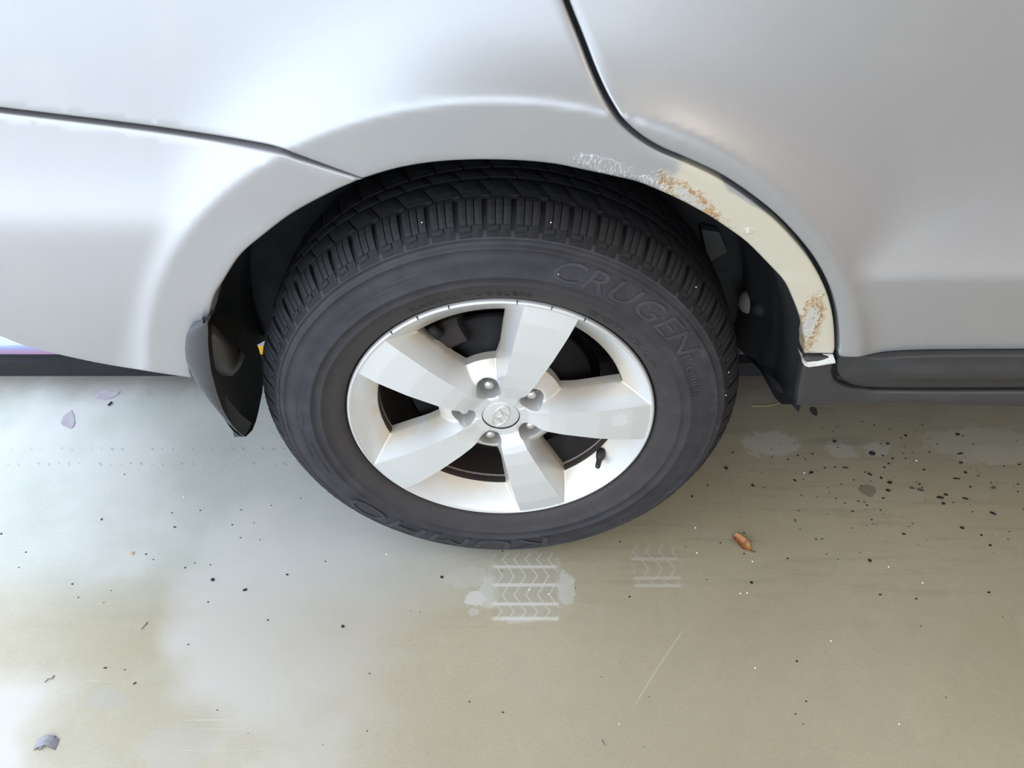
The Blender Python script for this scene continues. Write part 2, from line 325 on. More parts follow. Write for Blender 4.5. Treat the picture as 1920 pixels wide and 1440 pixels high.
def kerb_material():
    n = NT('kerb_paint'); x, y, z = n.xyz(); w = n.math('ADD', x, n.math('MULTIPLY', n.math('SUBTRACT', n.noise(1, 4, co=n.mapping(scale=(6, 6, 40))), 0.5), 0.35))
    cyl = n.noise(1, 5, 0.6, co=n.mapping(scale=(5, 5, 60)))
    zl_ = [on_y(20, q, ky+0.03)[2]+H for q in (678, 668, 660, 652)]; zn = n.math('ADD', z, n.math('MULTIPLY', n.math('SUBTRACT', cyl, 0.5), 0.03))
    left = n.mix(n.ss(zl_[0], zl_[1], zn), (0.10, 0.09, 0.16), (0.19, 0.22, 0.40)); left = n.mix(n.ss(zl_[1], zl_[2], zn), left, (0.46, 0.26, 0.38)); left = n.mix(n.ss(zl_[2], zl_[3], zn), left, (0.33, 0.34, 0.55))
    left = n.mix(n.ss(on_y(20, 652, ky+0.03)[2]+H, on_y(20, 640, ky+0.03)[2]+H, n.math('ADD', zn, 0.0)), left, (0.62, 0.70, 0.78))
    b = n.mix(n.ss(-0.66, -0.56, w), left, (0.10, 0.10, 0.12))
    yel = n.math('MULTIPLY', n.ss(-0.60, -0.59, x), n.ss(-0.20, -0.21, x)); yel = n.math('MULTIPLY', yel, n.ss(zy+0.001, zy-0.001, z)); b = n.mix(yel, b, (0.72, 0.40, 0.03))
    top = n.math('MULTIPLY', n.math('MULTIPLY', n.ss(-0.60, -0.59, x), n.ss(-0.20, -0.21, x)), n.ss(zy-0.001, zy+0.001, z)); b = n.mix(top, b, (0.30, 0.32, 0.38))
    n.set('Base Color', b); n.set('Roughness', 0.3); return n.m
M['kerb'] = kerb_material()
block('trim_1', (-3.0, ky, 0), (3.0, ky+0.03, kz), M['dark'])
block('trim_2', (-3.0, ky+0.03, 0), (3.0, ky+0.12, on_y(488, 612, ky+0.03)[2]+H), M['kerb'])

# ------------------------------------------------------------------ the car
car = bpy.data.objects.new('car', None); link(car); car.location = (0, 0.9, 0)
tag(car, 'silver car seen at its rear wheel, rust on the arch lip, parked on worn concrete', 'car')
CL = (0, -0.9, H)
def part(o): o.parent = car; o.location = CL; return o
def resample(pts, step):
    pts = [np.array(p, float) for p in pts]; out = [pts[0]]
    for a, b in zip(pts[:-1], pts[1:]):
        k = max(1, int(np.linalg.norm(b-a)/step)); out += [a+(b-a)*i/k for i in range(1, k+1)]
    return out
def spline(pts, k=8):
    P = [np.array(p, float) for p in pts]; P = [2*P[0]-P[1]] + P + [2*P[-1]-P[-2]]; out = []
    for i in range(1, len(P)-2):
        for j in range(k):
            t = j/k; a, b, c, d = P[i-1:i+3]
            out.append(0.5*(2*b+(c-a)*t+(2*a-5*b+4*c-d)*t*t+(3*b-a-3*c+d)*t**3))
    out.append(P[-2]); return [tuple(p) for p in out]
def body_curve(pxs, fn=ysurf, k=6): return [on_body(a, b, fn) for a, b in spline(pxs, k)]
def offset_open(c, d):
    P = np.array(c); T = np.gradient(P, axis=0); T /= np.linalg.norm(T, axis=1)[:, None]; return [tuple(p) for p in P + d*np.stack([-T[:, 1], T[:, 0]], 1)]
def inset(poly, d):
    P = np.array(poly); a = P-np.roll(P, 1, 0); b = np.roll(P, -1, 0)-P
    a /= np.linalg.norm(a, axis=1)[:, None]; b /= np.linalg.norm(b, axis=1)[:, None]
    na = np.stack([-a[:, 1], a[:, 0]], 1); nb = np.stack([-b[:, 1], b[:, 0]], 1); m = na+nb; m /= np.maximum(np.linalg.norm(m, axis=1), .3)[:, None]
    c = np.clip((m*na).sum(1), 0.4, 1); return P + (m.T*(d/c)).T
def panel(name, poly, fn, mat, step=0.010, roll=0.0035, depth=0.022):
    """sheet panel following y = fn(x, z), edges rolled inwards"""
    P = np.array(poly)
    keep = [i for i in range(len(P)) if np.linalg.norm(P[i]-P[i-1]) > 1e-4]; P = P[keep]
    ar = 0.5*np.sum(P[:, 0]*np.roll(P[:, 1], -1)-np.roll(P[:, 0], -1)*P[:, 1])
    if ar < 0: P = P[::-1]
    P = np.array(resample(list(P)+[P[0]], step)[:-1])
    In = inset(P, roll); n = len(In)
    lo, hi = In.min(0), In.max(0); pts = []
    gx = np.arange(lo[0], hi[0], step); gz = np.arange(lo[1], hi[1], step*0.866)
    G = np.array([(x+(step/2 if j % 2 else 0), z) for j, z in enumerate(gz) for x in gx])
    inside = np.zeros(len(G), bool); j = n-1
    for i in range(n):
        a, b = In[i], In[j]; c = ((a[1] > G[:, 1]) != (b[1] > G[:, 1])) & (G[:, 0] < (b[0]-a[0])*(G[:, 1]-a[1])/((b[1]-a[1]) or 1e-12)+a[0]); inside ^= c; j = i
    G = G[inside]; dm = np.full(len(G), 9.0)
    for i in range(n): dm = np.minimum(dm, np.hypot(G[:, 0]-In[i, 0], G[:, 1]-In[i, 1]))
    G = G[dm > step*0.55]
    v2 = [Vector(p) for p in In]+[Vector(p) for p in G]
    vo, _, fo, _, _, _ = delaunay_2d_cdt(v2, [], [list(range(n))], 1, 1e-6)
    V = np.array([(v.x, v.y) for v in vo]); Y = fn(V[:, 0], V[:, 1])
    b = MB(); b.add(np.stack([V[:, 0], Y, V[:, 1]], 1), [tuple(f) for f in fo])
    key = {(round(p.x, 7), round(p.y, 7)): i for i, p in enumerate(vo)}
    Yi = fn(In[:, 0], In[:, 1]); rings = [np.stack([In[:, 0], Yi, In[:, 1]], 1)]
    for k in (0.55, 0.85, 1.0):
        Q = In+(P-In)*k; dy = roll*(1-math.sqrt(max(0, 1-k*k))); rings.append(np.stack([Q[:, 0], fn(Q[:, 0], Q[:, 1])+dy, Q[:, 1]], 1))
    rings.append(rings[-1]+np.array([0, depth, 0])); b.grid(rings, wrap=True)
    me = b.build(name, mat); bm = bmesh.new(); bm.from_mesh(me.data); bmesh.ops.remove_doubles(bm, verts=bm.verts, dist=1e-5)
    bmesh.ops.recalc_face_normals(bm, faces=bm.faces)
    if sum(f.normal.y for f in bm.faces) > 0: bmesh.ops.reverse_faces(bm, faces=bm.faces)
    for f in bm.faces: f.smooth = True
    bm.to_mesh(me.data); bm.free(); return part(me)
# curves read off the photo and set on the body surface
LIP_L = [(680,336),(625,360),(550,400),(490,445),(450,480),(420,525),(402,555),(393,585),(387,612)]
LIP = [(680,336),(740,318),(800,307),(860,302),(920,301),(980,303),(1040,309),(1100,321),(1160,334),(1200,344),(1262,370),(1321,401),(1363,428),(1401,456),(1443,498),(1471,529),(1488,564),(1502,602),(1507,633),(1508,664)]
GAPB = [(-300,168),(-80,193),(0,203),(100,215),(200,227),(300,240),(400,255),(460,265),(515,276),(560,292),(620,314),(680,336)]
GAPD = [(990,-260),(1030,-80),(1055,0),(1085,76),(1110,140),(1135,193),(1160,230),(1195,261),(1235,285),(1278,303),(1344,334),(1406,375),(1458,418),(1503,467),(1531,508),(1552,553),(1563,599),(1566,647),(1564,664)]
lip_c = body_curve(LIP); lip_l = body_curve(LIP_L); gapb = body_curve(GAPB); gapd = body_curve(GAPD)
x_l, x_r, z_t = -1.15, 1.75, 0.95
gapd_door = offset_open(gapd, 0.0058)     # the door's own edge, across the shut line
gapb_bump = [tuple(np.array(p)+np.array(q)*0.0058*min(1, (len(gapb)-1-i)/14+0.12)) for i, (p, q) in enumerate(zip(gapb, [(-0.15, -1)]*len(gapb)))]
q_poly = list(lip_c) + list(gapd[::-1]) + [(gapd[0][0], z_t), (x_l, z_t)] + list(gapb[:-1])
panel('quarter_panel', q_poly, ysurf, M['paint_quarter'], 0.008)
bot = body_curve([(360,710),(321,704.5),(262,695.5),(175,680),(87,660.5),(29,643.5),(0,632),(-120,590),(-300,552)])
b_poly = [gapb_bump[0]] + gapb_bump[1:] + lip_l[1:] + [on_body(370, 632), on_body(358, 660), on_body(356, 695)] + bot + [(x_l, bot[-1][1]+0.03)]
b_poly = [(x_l, gapb_bump[0][1])] + b_poly
panel('rear_bumper', b_poly, ysurf, M['paint_bumper'], 0.008, depth=0.05)
clad_top = body_curve([(1571,669),(1590,671),(1615,670),(1660,661),(1720,657.5),(1800,656.5),(1920,656),(2160,656),(3300,656)])
d_poly = [(gapd_door[0][0], z_t)] + gapd_door + clad_top[1:] + [(x_r, clad_top[-1][1]), (x_r, z_t)]
panel('rear_door', d_poly, ysurf, M['paint'], 0.009)
def yclad(x, z):
    x = np.asarray(x, float); z = np.asarray(z, float); a = sstep(0.45, 0.62, x)
    return -0.006 - 0.010*a*np.exp(-((z-0.112)/0.016)**2) + 0.10*np.maximum(0.10-z, 0) - 0.003*a*np.exp(-((z-0.142)/0.006)**2)
def clad_pt(a, b): return on_body(a, b, yclad)
clad_bot = spline([clad_pt(*p) for p in [(3300,728.5),(2160,728.5),(1920,728.5),(1700,729),(1640,728),(1612,726),(1592,721),(1577,711),(1570,698),(1569,684),(1571,670)]], 6)
panel('door_cladding', clad_bot[:-1] + clad_top, yclad, M['plastic'], 0.008, roll=0.004)
def ysill(x, z):
    x = np.asarray(x, float); z = np.asarray(z, float)
    return -0.012 + 1.6*np.maximum(z-0.055, 0)**1.3*sstep(0.50, 0.56, x) + 3.0*np.maximum(0.052-z, 0)**1.4
def sill_pt(a, b): return on_body(a, b, ysill)
sill_poly = [sill_pt(*p) for p in [(1508,672),(1562,672),(1562,686),(1560,700),(1565,714),(1577,724),(1598,731),(1640,734),(1780,734.5),(1920,734),(2160,734),(3300,734),(3300,764),(2160,764),(1920,763),(1700,764),(1540,764),(1492,761),(1496,735),(1502,705)]]
panel('sill_cover', sill_poly, ysill, M['plastic'], 0.008, roll=0.005, depth=0.010)
# torn bright edge between arch and sill
t_top = [on_body(*p) for p in [(1497,655),(1502,663),(1509,668),(1530,669),(1545,667),(1563,667)]]; t_bot = [on_body(*p) for p in [(1500,668),(1505,675),(1512,678),(1530,677),(1548,675),(1563,674)]]
b = MB(); rows = []
for (a, c) in zip(t_top, t_bot):
    ya, yc = float(ysurf(*a)), float(ysurf(*c)); w = random.uniform(-.002, .002)
    rows.append([(a[0], ya+0.004, a[1]), ((a[0]+c[0])/2, min(ya, yc, -.012)-0.004+w, (a[1]+c[1])/2), (c[0], min(yc, -.012)-0.004, c[1]), (c[0], yc+0.012, c[1]-0.002)])
b.grid(rows); o = part(b.build('torn_edge', M['torn'], sharp=40)); o['label'] = 'bare white torn edge of metal'; o.data.flip_normals()
# inner body behind the gaps, floor pan
b = MB(); xs = np.linspace(x_l, x_r, 120); zs = np.linspace(0.10, z_t, 50)
P = np.zeros((len(xs), len(zs), 3))
for i, x in enumerate(xs):
    for j, z in enumerate(zs): P[i, j] = (x, float(ysurf(x, z))+0.022, z)
f = []; m = len(zs)
for i in range(len(xs)-1):
    for j in range(m-1):
        cx, cz = (xs[i]+xs[i+1])/2, (zs[j]+zs[j+1])/2
        if math.hypot(cx, cz) < 0.475: continue
        if cx < -0.30 and cz < 0.20+max(0, (-cx-0.45))*0.35: continue
        if cx > 0.40 and cz < 0.16: continue
        f.append((i*m+j, i*m+j+1, (i+1)*m+j+1, (i+1)*m+j))
b.add(P.reshape(-1, 3), f); part(b.build('inner_body', M['dark']))
b = MB(); b.box((0.47, 0.06, 0.10), (x_r, 1.7, 0.16)); b.box((x_l, 0.10, 0.22), (-0.47, 1.7, 0.26)); b.box((-0.47, 0.30, 0.12), (0.47, 1.7, 0.18)); b.box((x_l, 1.70, 0.1), (x_r, 1.74, z_t)); b.box((x_l, 0.05, z_t-0.03), (x_r, 1.74, z_t))
part(b.build('floor_pan', M['dark'], smooth=False))
# wheel-arch liner: barrel vault behind the lip, inner wall, front lower end
b = MB(); rows = []
for k in range(84):
    r = 0.452; dg = 2+171*k/83; nar = 0.034*(1-sstep(25, 60, dg))+0.02*sstep(120, 150, dg)
    row = []
    for t in np.linspace(0, 1, 14):
        a = math.radians((2-9*t)+(166+30*t)*k/83); c, s = math.cos(a), math.sin(a)
        rr = r - nar*sstep(0, .8, t) - 0.004*math.sin(t*math.pi*3)**2 + (0.012 if 0.35 < t < 0.62 else 0); row.append((rr*c, 0.004+0.27*t, rr*s))
    rows.append(row)
b.grid(rows); liner = part(b.build('wheel_arch_liner', M['liner']))
b = MB(); zl = on_y(480, 628, 0.262)[2]; zr = on_y(1400, 668, 0.262)[2]
arc = [(0.456*math.cos(t), 0.262, 0.456*math.sin(t)) for t in np.linspace(math.radians(4), math.radians(176), 50)]
b.add(arc+[(-0.47, 0.262, zl), (-0.2, 0.262, zl), (0.2, 0.262, zr), (0.44, 0.262, zr)], [tuple(range(54))]); b.box((-0.47, 0.263, zl), (0.44, 0.30, max(zl, zr)+.02)); part(b.build('inner_wheelhouse', M['dark'], smooth=False))
# liner details: pressed boss with a clip, stepped bracket
qb = on_y(1397, 560, 0.13); b = MB()
def dome(b, c, nrm, r, h, n=14):
    nrm = Vector(nrm).normalized(); a = nrm.orthogonal().normalized(); e = nrm.cross(a); rows = []
    for k in range(5):
        t = k/4*math.pi/2; rows.append([tuple(Vector(c)+(a*math.cos(q)+e*math.sin(q))*r*math.cos(t)+nrm*h*math.sin(t)) for q in [2*math.pi*i/n for i in range(n)]])
    b.grid(rows, wrap=True)
def liner_pt(px, py, r):
    lo, hi = 0.0, 0.35
    for _ in range(50):
        mid = (lo+hi)/2; q = on_y(px, py, mid)
        if math.hypot(q[0], q[2]) < r: hi = mid
        else: lo = mid
    return on_y(px, py, (lo+hi)/2)
def part_of(o, p): o.parent = p; return o
from mathutils.bvhtree import BVHTree
lbv = BVHTree.FromPolygons([v.co for v in liner.data.vertices], [tuple(p.vertices) for p in liner.data.polygons])
def on_liner(px, py):
    d = Vector(ray(px, py)).normalized(); hit = lbv.ray_cast(Vector(CAMP), d)
    if hit[0] is None: return np.array(on_y(px, py, 0.255)), Vector((0, -1, 0))
    nn = hit[1] if hit[1].dot(d) < 0 else -hit[1]; return np.array(hit[0]), nn
qb, nn = on_liner(1400, 566); b = MB(); dome(b, qb, nn, 0.020, 0.014); part_of(b.build('liner_boss', simple('worn_boss', (0.15, 0.145, 0.12), 0.6)), liner)
qb, nn = on_liner(1422, 580); b = MB(); dome(b, qb, nn, 0.013, 0.010); part_of(b.build('liner_clip', M['dark']), liner)
Q = [on_liner(*p) for p in ((1345, 425), (1360, 462), (1326, 482), (1312, 420))]; b = MB()
b.add([q for q, _ in Q]+[tuple(q+np.array(nn)*0.016) for q, nn in Q], [(0,1,5,4),(1,2,6,5),(2,3,7,6),(3,0,4,7),(4,5,6,7)]); part_of(b.build('liner_bracket', simple('liner_step', (0.045, 0.044, 0.042), 0.6), smooth=False), liner)
# front lower end of the liner: a pointed plastic flap beside the sill
fx = 0.425
edge_in = [(1376,640),(1400,668),(1425,695),(1440,722),(1452,745),(1466,758)]; edge_out = [(1505,640),(1506,665),(1504,690),(1501,715),(1497,738),(1489,756)]
b = MB(); rows = []
for (a, c) in zip(edge_in, edge_out):
    pa = on_x(*a, fx+0.005); pc = on_x(*c, fx+0.008); pa[1] = min(pa[1], .3)
    rows.append([tuple(np.array(pa)*(1-t)+np.array(pc)*t + np.array([0.022*math.sin(math.pi*t), 0, 0])) for t in np.linspace(0, 1, 9)])
P = np.array(rows); b.grid(P); b.grid(P+np.array([0.006, 0, 0]), flip=True); part_of(b.build('liner_end', M['liner']), liner)
b = MB(); rows = []
for (px, py) in [(1436,700),(1446,718),(1458,735),(1470,738),(1466,728),(1452,710)]: rows.append(on_x(px, py, fx+0.004))
b.add(rows+[tuple(np.array(q)+np.array([.03, 0, 0])) for q in rows], [tuple(range(6))]); part_of(b.build('liner_slot', M['dark'], smooth=False), liner)
# mud flap
fx = -0.405
out = [(389,596),(390,620),(390,647),(393,675),(396,696),(406,735),(417,766),(427,784),(437,799),(447,810),(460,819)]
inr = [(420,590),(452,605),(476,632),(485,653),(493,681),(495,700),(492,735),(485,770),(480,790),(473,807),(461,819)]
b = MB(); rows = []; OC = []
for k, (a, c) in enumerate(zip(out, inr)):
    pa = np.array(on_x(*a, fx)); pa = np.array(on_y(*a, -0.021*(1-k/10)+pa[1]*(k/10))); OC.append(pa); pc = np.array(on_x(*c, fx))
    rows.append([tuple(pa*(1-t)+pc*t+np.array([-0.012*math.sin(math.pi*t), 0, 0])) for t in np.linspace(0, 1, 8)])
P = np.array(rows); b.grid(P, flip=True); b.grid(P+np.array([-0.006, 0, 0])); flap = part(b.build('mud_flap', simple('flap_inner_black', (0.014, 0.014, 0.015), 0.55)))
left = [(387,606),(356,614),(349,630),(347,653),(349,675),(362,708),(382,737),(400,760),(419,783),(438,804),(459,819)]
b = MB(); rows = []
for k, (a, c) in enumerate(zip(left, out)):
    pc = OC[k]; yy = pc[1]; pl = np.array(on_y(*a, -0.019*(1-k/10)+yy*(k/10))); md = (pc+pl)/2 + np.array([0, -0.010*math.sin(math.pi*min(1, k/10*1.0+.05)), 0.0])
    rows.append([tuple(pc*(1-t)**2+2*t*(1-t)*md+pl*t*t) for t in np.linspace(0, 1, 7)] + [tuple(pl+np.array([0.004, 0.03, 0]))])
b.grid(rows); part_of(b.build('outer_flange', M['flap']), flap)['label'] = 'lighter grey outer flange'
b = MB(); dd = []
for (px, py) in [(402,610),(408,650),(420,690),(436,705),(450,690),(459,668),(452,655),(440,672),(428,670),(416,648),(408,622)]: dd.append(on_x(px, py, fx+0.012))
n_ = len(dd); ctr = np.mean(dd, 0)+np.array([0.016, 0, 0]); b.add(dd+[tuple(ctr)]+[tuple(np.array(q)+np.array([-.03, 0, 0])) for q in dd], [(i, (i+1) % n_, n_) for i in range(n_)]+[(i, n_+1+i, n_+1+(i+1) % n_, (i+1) % n_) for i in range(n_)])
part_of(b.build('mounting_tab', simple('flap_tab', (0.035, 0.032, 0.030), 0.45)), flap)

# ------------------------------------------------------------------ tyre
WX = 0.002
TL = (WX, -0.9, H)
PROF = [(.2290,.016),(.2335,.010),(.2355,.003),(.2385,-.0020),(.2435,-.0050),(.2540,-.0090),(.2655,-.0130),(.2670,-.0148),(.2695,-.0148),(.2710,-.0140),(.2800,-.0164),(.2812,-.0178),(.2838,-.0178),(.2850,-.0168),
        (.3000,-.0168),(.3120,-.0142),(.3195,-.0112),(.3208,-.0124),(.3228,-.0118),(.3236,-.0076),(.3290,-.0040),(.3300,-.0052),(.3335,-.0030),(.3350,-.0015),(.3380,.0030),(.3430,.0110),(.3500,.0230),(.3560,.0390),(.3585,.0600),(.3595,.0900),(.3598,.1150),(.3595,.1400),(.3585,.1690),(.3640,.1740),(.3590,.1960),(.3450,.2180),(.3200,.2330),(.2800,.2360),(.2300,.2250)]
def tyre_y(r):
    rr = [p[0] for p in PROF[:28]]; return float(np.interp(r, rr, [p[1] for p in PROF[:28]]))
b = MB(); b.lathe(PROF, 288)
V = np.array(b.v); flat = V[:, 2] < -H+0.0005; V[flat, 2] = -H+0.0005; b.v = [tuple(p) for p in V]
tyre = b.build('tyre', M['sidewall'], car, loc=TL); tyre['label'] = 'worn black tyre with raised sidewall lettering'
bm = bmesh.new(); bm.from_mesh(tyre.data); bmesh.ops.recalc_face_normals(bm, faces=bm.faces); bm.to_mesh(tyre.data); bm.free()
tyre.data.materials.append(M['tread'])
for p in tyre.data.polygons:
    c = p.center
    if c.y > 0.006 and math.hypot(c.x, c.z) > 0.33: p.material_index = 1
def rt(y):   # tread crown radius
    return float(np.interp(y, [-.006, 0, .006, .012, .022, .032, .040, .062, .09, .115, .14, .17], [.3325, .3375, .3425, .3480, .3560, .3615, .3640, .3662, .3670, .3672, .3668, .3655]))
NB = 62; PITCHA = 2*math.pi/NB
def strip(b, a0, a1, ys, skew=0.0, na=4, depth=0.008, edge=0.0010):
    rows = []
    for i in range(na+1):
        t = i/na; row = []
        for j, y in enumerate(ys):
            u = (y-ys[0])/(ys[-1]-ys[0]); a = a0+(a1-a0)*t+skew*(u-0.5); r = rt(y)-(edge if j in (0, len(ys)-1) or i in (0, na) else 0); row.append((r*math.cos(a), y, r*math.sin(a)))
        rows.append(row)
    P = np.array(rows); b.grid(P, flip=True)
    per = list(P[0])+list(P[1:, -1])+list(P[-1, :-1][::-1])+list(P[1:-1, 0][::-1])
    low = []
    for q in per:
        r = math.hypot(q[0], q[2]); k = (r-depth)/r; low.append((q[0]*k, q[1], q[2]*k))
    b.grid([per, low], wrap=True)
def block_mesh(kind):
    b = MB(); p = PITCHA
    if kind == 0:      # shoulder block: three slices split by two sipes, and the buttress plate below
        g = 0.0034
        ys = [.0085, .012, .018, .026, .034, .0395]
        e0, e1 = 0.06*p, 0.87*p; w = (e1-e0)/3
        for k in range(3): strip(b, e0+k*w+(g*.5 if k else 0), e0+(k+1)*w-(g*.5 if k < 2 else 0), ys, na=2)
        strip(b, 0.05*p, 0.40*p, [-.0035, -.0005, .003, .0078], na=2, depth=.004); strip(b, 0.43*p, 0.90*p, [-.0035, -.0005, .002], na=2, depth=.004); strip(b, 0.47*p, 0.90*p, [.0030, .0052, .0078], na=2, depth=.004)
    elif kind == 1: strip(b, 0.02*p, 0.97*p, np.linspace(.0455, .0795, 5), skew=0.5*p, edge=.0018)
    elif kind == 2: strip(b, 0.02*p, 0.97*p, np.linspace(.0850, .1055, 4), skew=0.3*p, edge=.0018)
    else: strip(b, 0.02*p, 0.97*p, np.linspace(.1110, .1680, 6), skew=0.5*p, edge=.0018)
    return b
for kind in range(4):
    proto = None
    for i in range(NB):
        a = i*PITCHA; mid = a+PITCHA/2
        low = math.sin(mid) < -0.9
        if kind and (math.sin(mid) < 0.12): continue
        if not proto:
            proto = block_mesh(kind).build('tread_block', M['tread'], tyre, smooth=False); o = proto
        else: o = proto.copy(); C.objects.link(o)
        o.rotation_euler = (0, -a, 0)
        if kind == 0 and math.sin(mid) < -0.955: o.scale = (0.985, 1, 0.985)
# raised letters on the sidewall
def letters(text, px0, px1, r0, r1, shear=0.25, bold=0, spread=None, h=0.0016, mat='letter', a=None):
    cu_ = bpy.data.curves.new('t', 'FONT'); cu_.body = text; cu_.shear = shear; cu_.size = 1; cu_.offset = bold; cu_.resolution_u = 3; cu_.extrude = 0.04
    tmp = bpy.data.objects.new('t', cu_); C.objects.link(tmp); dg = bpy.context.evaluated_depsgraph_get(); dg.update()
    me = bpy.data.meshes.new_from_object(tmp.evaluated_get(dg)); bpy.data.objects.remove(tmp)
    bm = bmesh.new(); bm.from_mesh(me); bmesh.ops.triangulate(bm, faces=bm.faces)
    for lim in (0.4, 0.2, 0.13, 0.1):
        bmesh.ops.subdivide_edges(bm, edges=[e for e in bm.edges if e.calc_length() > lim], cuts=1); bmesh.ops.triangulate(bm, faces=bm.faces)
    top = {v for v in bm.verts if v.co.z > 0.01}
    xs = [v.co.x for v in bm.verts]; ys = [v.co.y for v in bm.verts]; x0, x1, y0, y1 = min(xs), max(xs), min(ys), max(ys)
    aa = th_r(*px0, -0.016)[0]; ab = th_r(*px1, -0.016)[0]
    if a: aa, ab = math.radians(a[0]), math.radians(a[1])
    while ab > aa: ab -= 2*math.pi
    for v in bm.verts:
        an = aa+(ab-aa)*(v.co.x-x0)/(x1-x0); r = r0+(r1-r0)*(v.co.y-y0)/(y1-y0); y = tyre_y(r)-(h if v in top else -0.002)
        v.co = Vector((r*math.cos(an), y, r*math.sin(an)))
    bmesh.ops.recalc_face_normals(bm, faces=bm.faces)
    me2 = bpy.data.meshes.new('sidewall_lettering'); bm.to_mesh(me2); bm.free(); me2.materials.append(M[mat])
    o = bpy.data.objects.new('sidewall_lettering', me2); link(o, tyre); o['label'] = 'raised lettering reading ' + text.strip(); return o
letters('CRUGEN', (1033,512), (1283,668), .2868, .3168)
letters('Premium', (1272,670), (1312,742), .2875, .302, shear=0, bold=0, h=.0012)
letters('KUMHO', (1028,1012), (655,935), .2868, .3160, shear=0.1, bold=0, h=.0019)
letters('RADIAL TUBELESS', (700,655), (990,550), .246, .2535, shear=0, bold=0, h=.0009, a=(118, 80))
letters('DOT U2 L A', (1070,575), (1210,690), .246, .2535, shear=0, bold=0, h=.0009, a=(62, 28))
# speed-stripe relief on the sidewall, left of the big word and at the far left
for (a0, a1, r) in ((125,110,.296),(122,104,.303),(134,127,.292),(178,172,.295),(176,166,.303),(192,180,.300),(200,186,.292),(318,300,.297),(312,290,.305),(330,318,.290)):
    b = MB(); rows = []
    for k in range(10):
        t = math.radians(a0+(a1-a0)*k/9); w = .0012*math.sin(math.pi*(k+.3)/9.6)+.0003
        rows.append([((r+d)*math.cos(t), tyre_y(r+d)-e, (r+d)*math.sin(t)) for d, e in ((-w, -.001), (0, .0009), (w, -.001))])
    b.grid(rows); b.build('sidewall_stripe', M['letter'], tyre)
# grit caught in tread and sidewall
tbv = BVHTree.FromPolygons([v.co for v in tyre.data.vertices], [tuple(p.vertices) for p in tyre.data.polygons]); gm = None
for (px, py) in ((791,417),(564,503),(781,360),(952,358),(1180,391),(1033,417),(1305,538),(1047,514),(1361,741),(1366,698)):
    d = Vector(ray(px, py)).normalized(); hit = tbv.ray_cast(Vector(CAMP)-Vector((WX, 0, 0)), d)
    if hit[0] is None: continue
    if not gm:
        b = MB(); dome(b, (0, 0, 0), (0, -1, .3), .0011, .0015, 6); o = gm = b.build('stone_chip', simple('pale_chip', (0.62, 0.60, 0.56), 0.5), tyre)
    else: o = gm.copy(); C.objects.link(o)
    o.location = hit[0] - d*(0.009 if hit[0].y > 0.0 else 0.0006)
# ------------------------------------------------------------------ alloy wheel
LUG = [(0.05715*math.cos(math.radians(72*k+36)), 0.05715*math.sin(math.radians(72*k+36))) for k in range(5)]
RP = 0.0186
def wface(r): return np.interp(r, [.03,.05,.067,.10,.15,.19,.223,.2325], [.0140,.0165,.0192,.0235,.0300,.0350,.0378,.0388])
def rim_height(r, ph):
    d = np.maximum(r*np.abs(np.sin(ph))-wface(r), 0)
    yf = np.interp(r, [.0,.03,.042,.052,.062,.075,.10,.15,.20,.2245,.2325], [.015,.0150,.0120,.0070,.0025,-.0015,-.0045,-.0062,-.0035,.0002,.002])
    lean = np.interp(r, [.06, .12, .18, .225], [2.2, 3.6, 2.6, 2.0])
    spoke = yf + lean*d
    hub = .0128 + .08*np.maximum(r-.031, 0) + 15.0*np.maximum(r-.062, 0)**2
    q = np.maximum(.2262-r, 0); dish = .0016 + .0354*(q/.0365)**1.08
    y = smin(spoke, hub, .004); y = smin(y, dish, .0035)
    lug = np.hypot(r*np.cos(np.abs(ph))-0.05715*math.cos(math.radians(36)), r*np.sin(np.abs(ph))-0.05715*math.sin(math.radians(36)))
    y = y - .0022*np.exp(-np.maximum(lug-RP, 0)/.0022)*(np.abs(ph) > 0)*0 + .0016*np.exp(-np.maximum(lug-RP, 0)/.0016)
    lip = np.interp(r, [.2262,.2285,.2305,.2318,.2325], [0, -.0008, -.0002, .0015, .0045]); y = np.where(r > .2262, np.interp(r, [.2262,.2275], [0,1])*lip+(1-np.interp(r, [.2262,.2275], [0,1]))*y, y)
    return y, np.maximum(y-.037, RP-lug)
RR = np.concatenate([np.linspace(.0293,.045,12)[:-1], np.linspace(.045,.10,48)[:-1], np.linspace(.10,.18,40)[:-1], np.linspace(.18,.2262,34)[:-1], np.linspace(.2262,.2325,9)])
SIDE = np.concatenate([np.linspace(0,1,9)[:-1], 1+np.linspace(0,1,64)**1.5])
b = MB(); vid = {}
def vert(key, p):
    if key not in vid: vid[key] = len(b.v); b.v.append(p)
    return vid[key]
wall = []
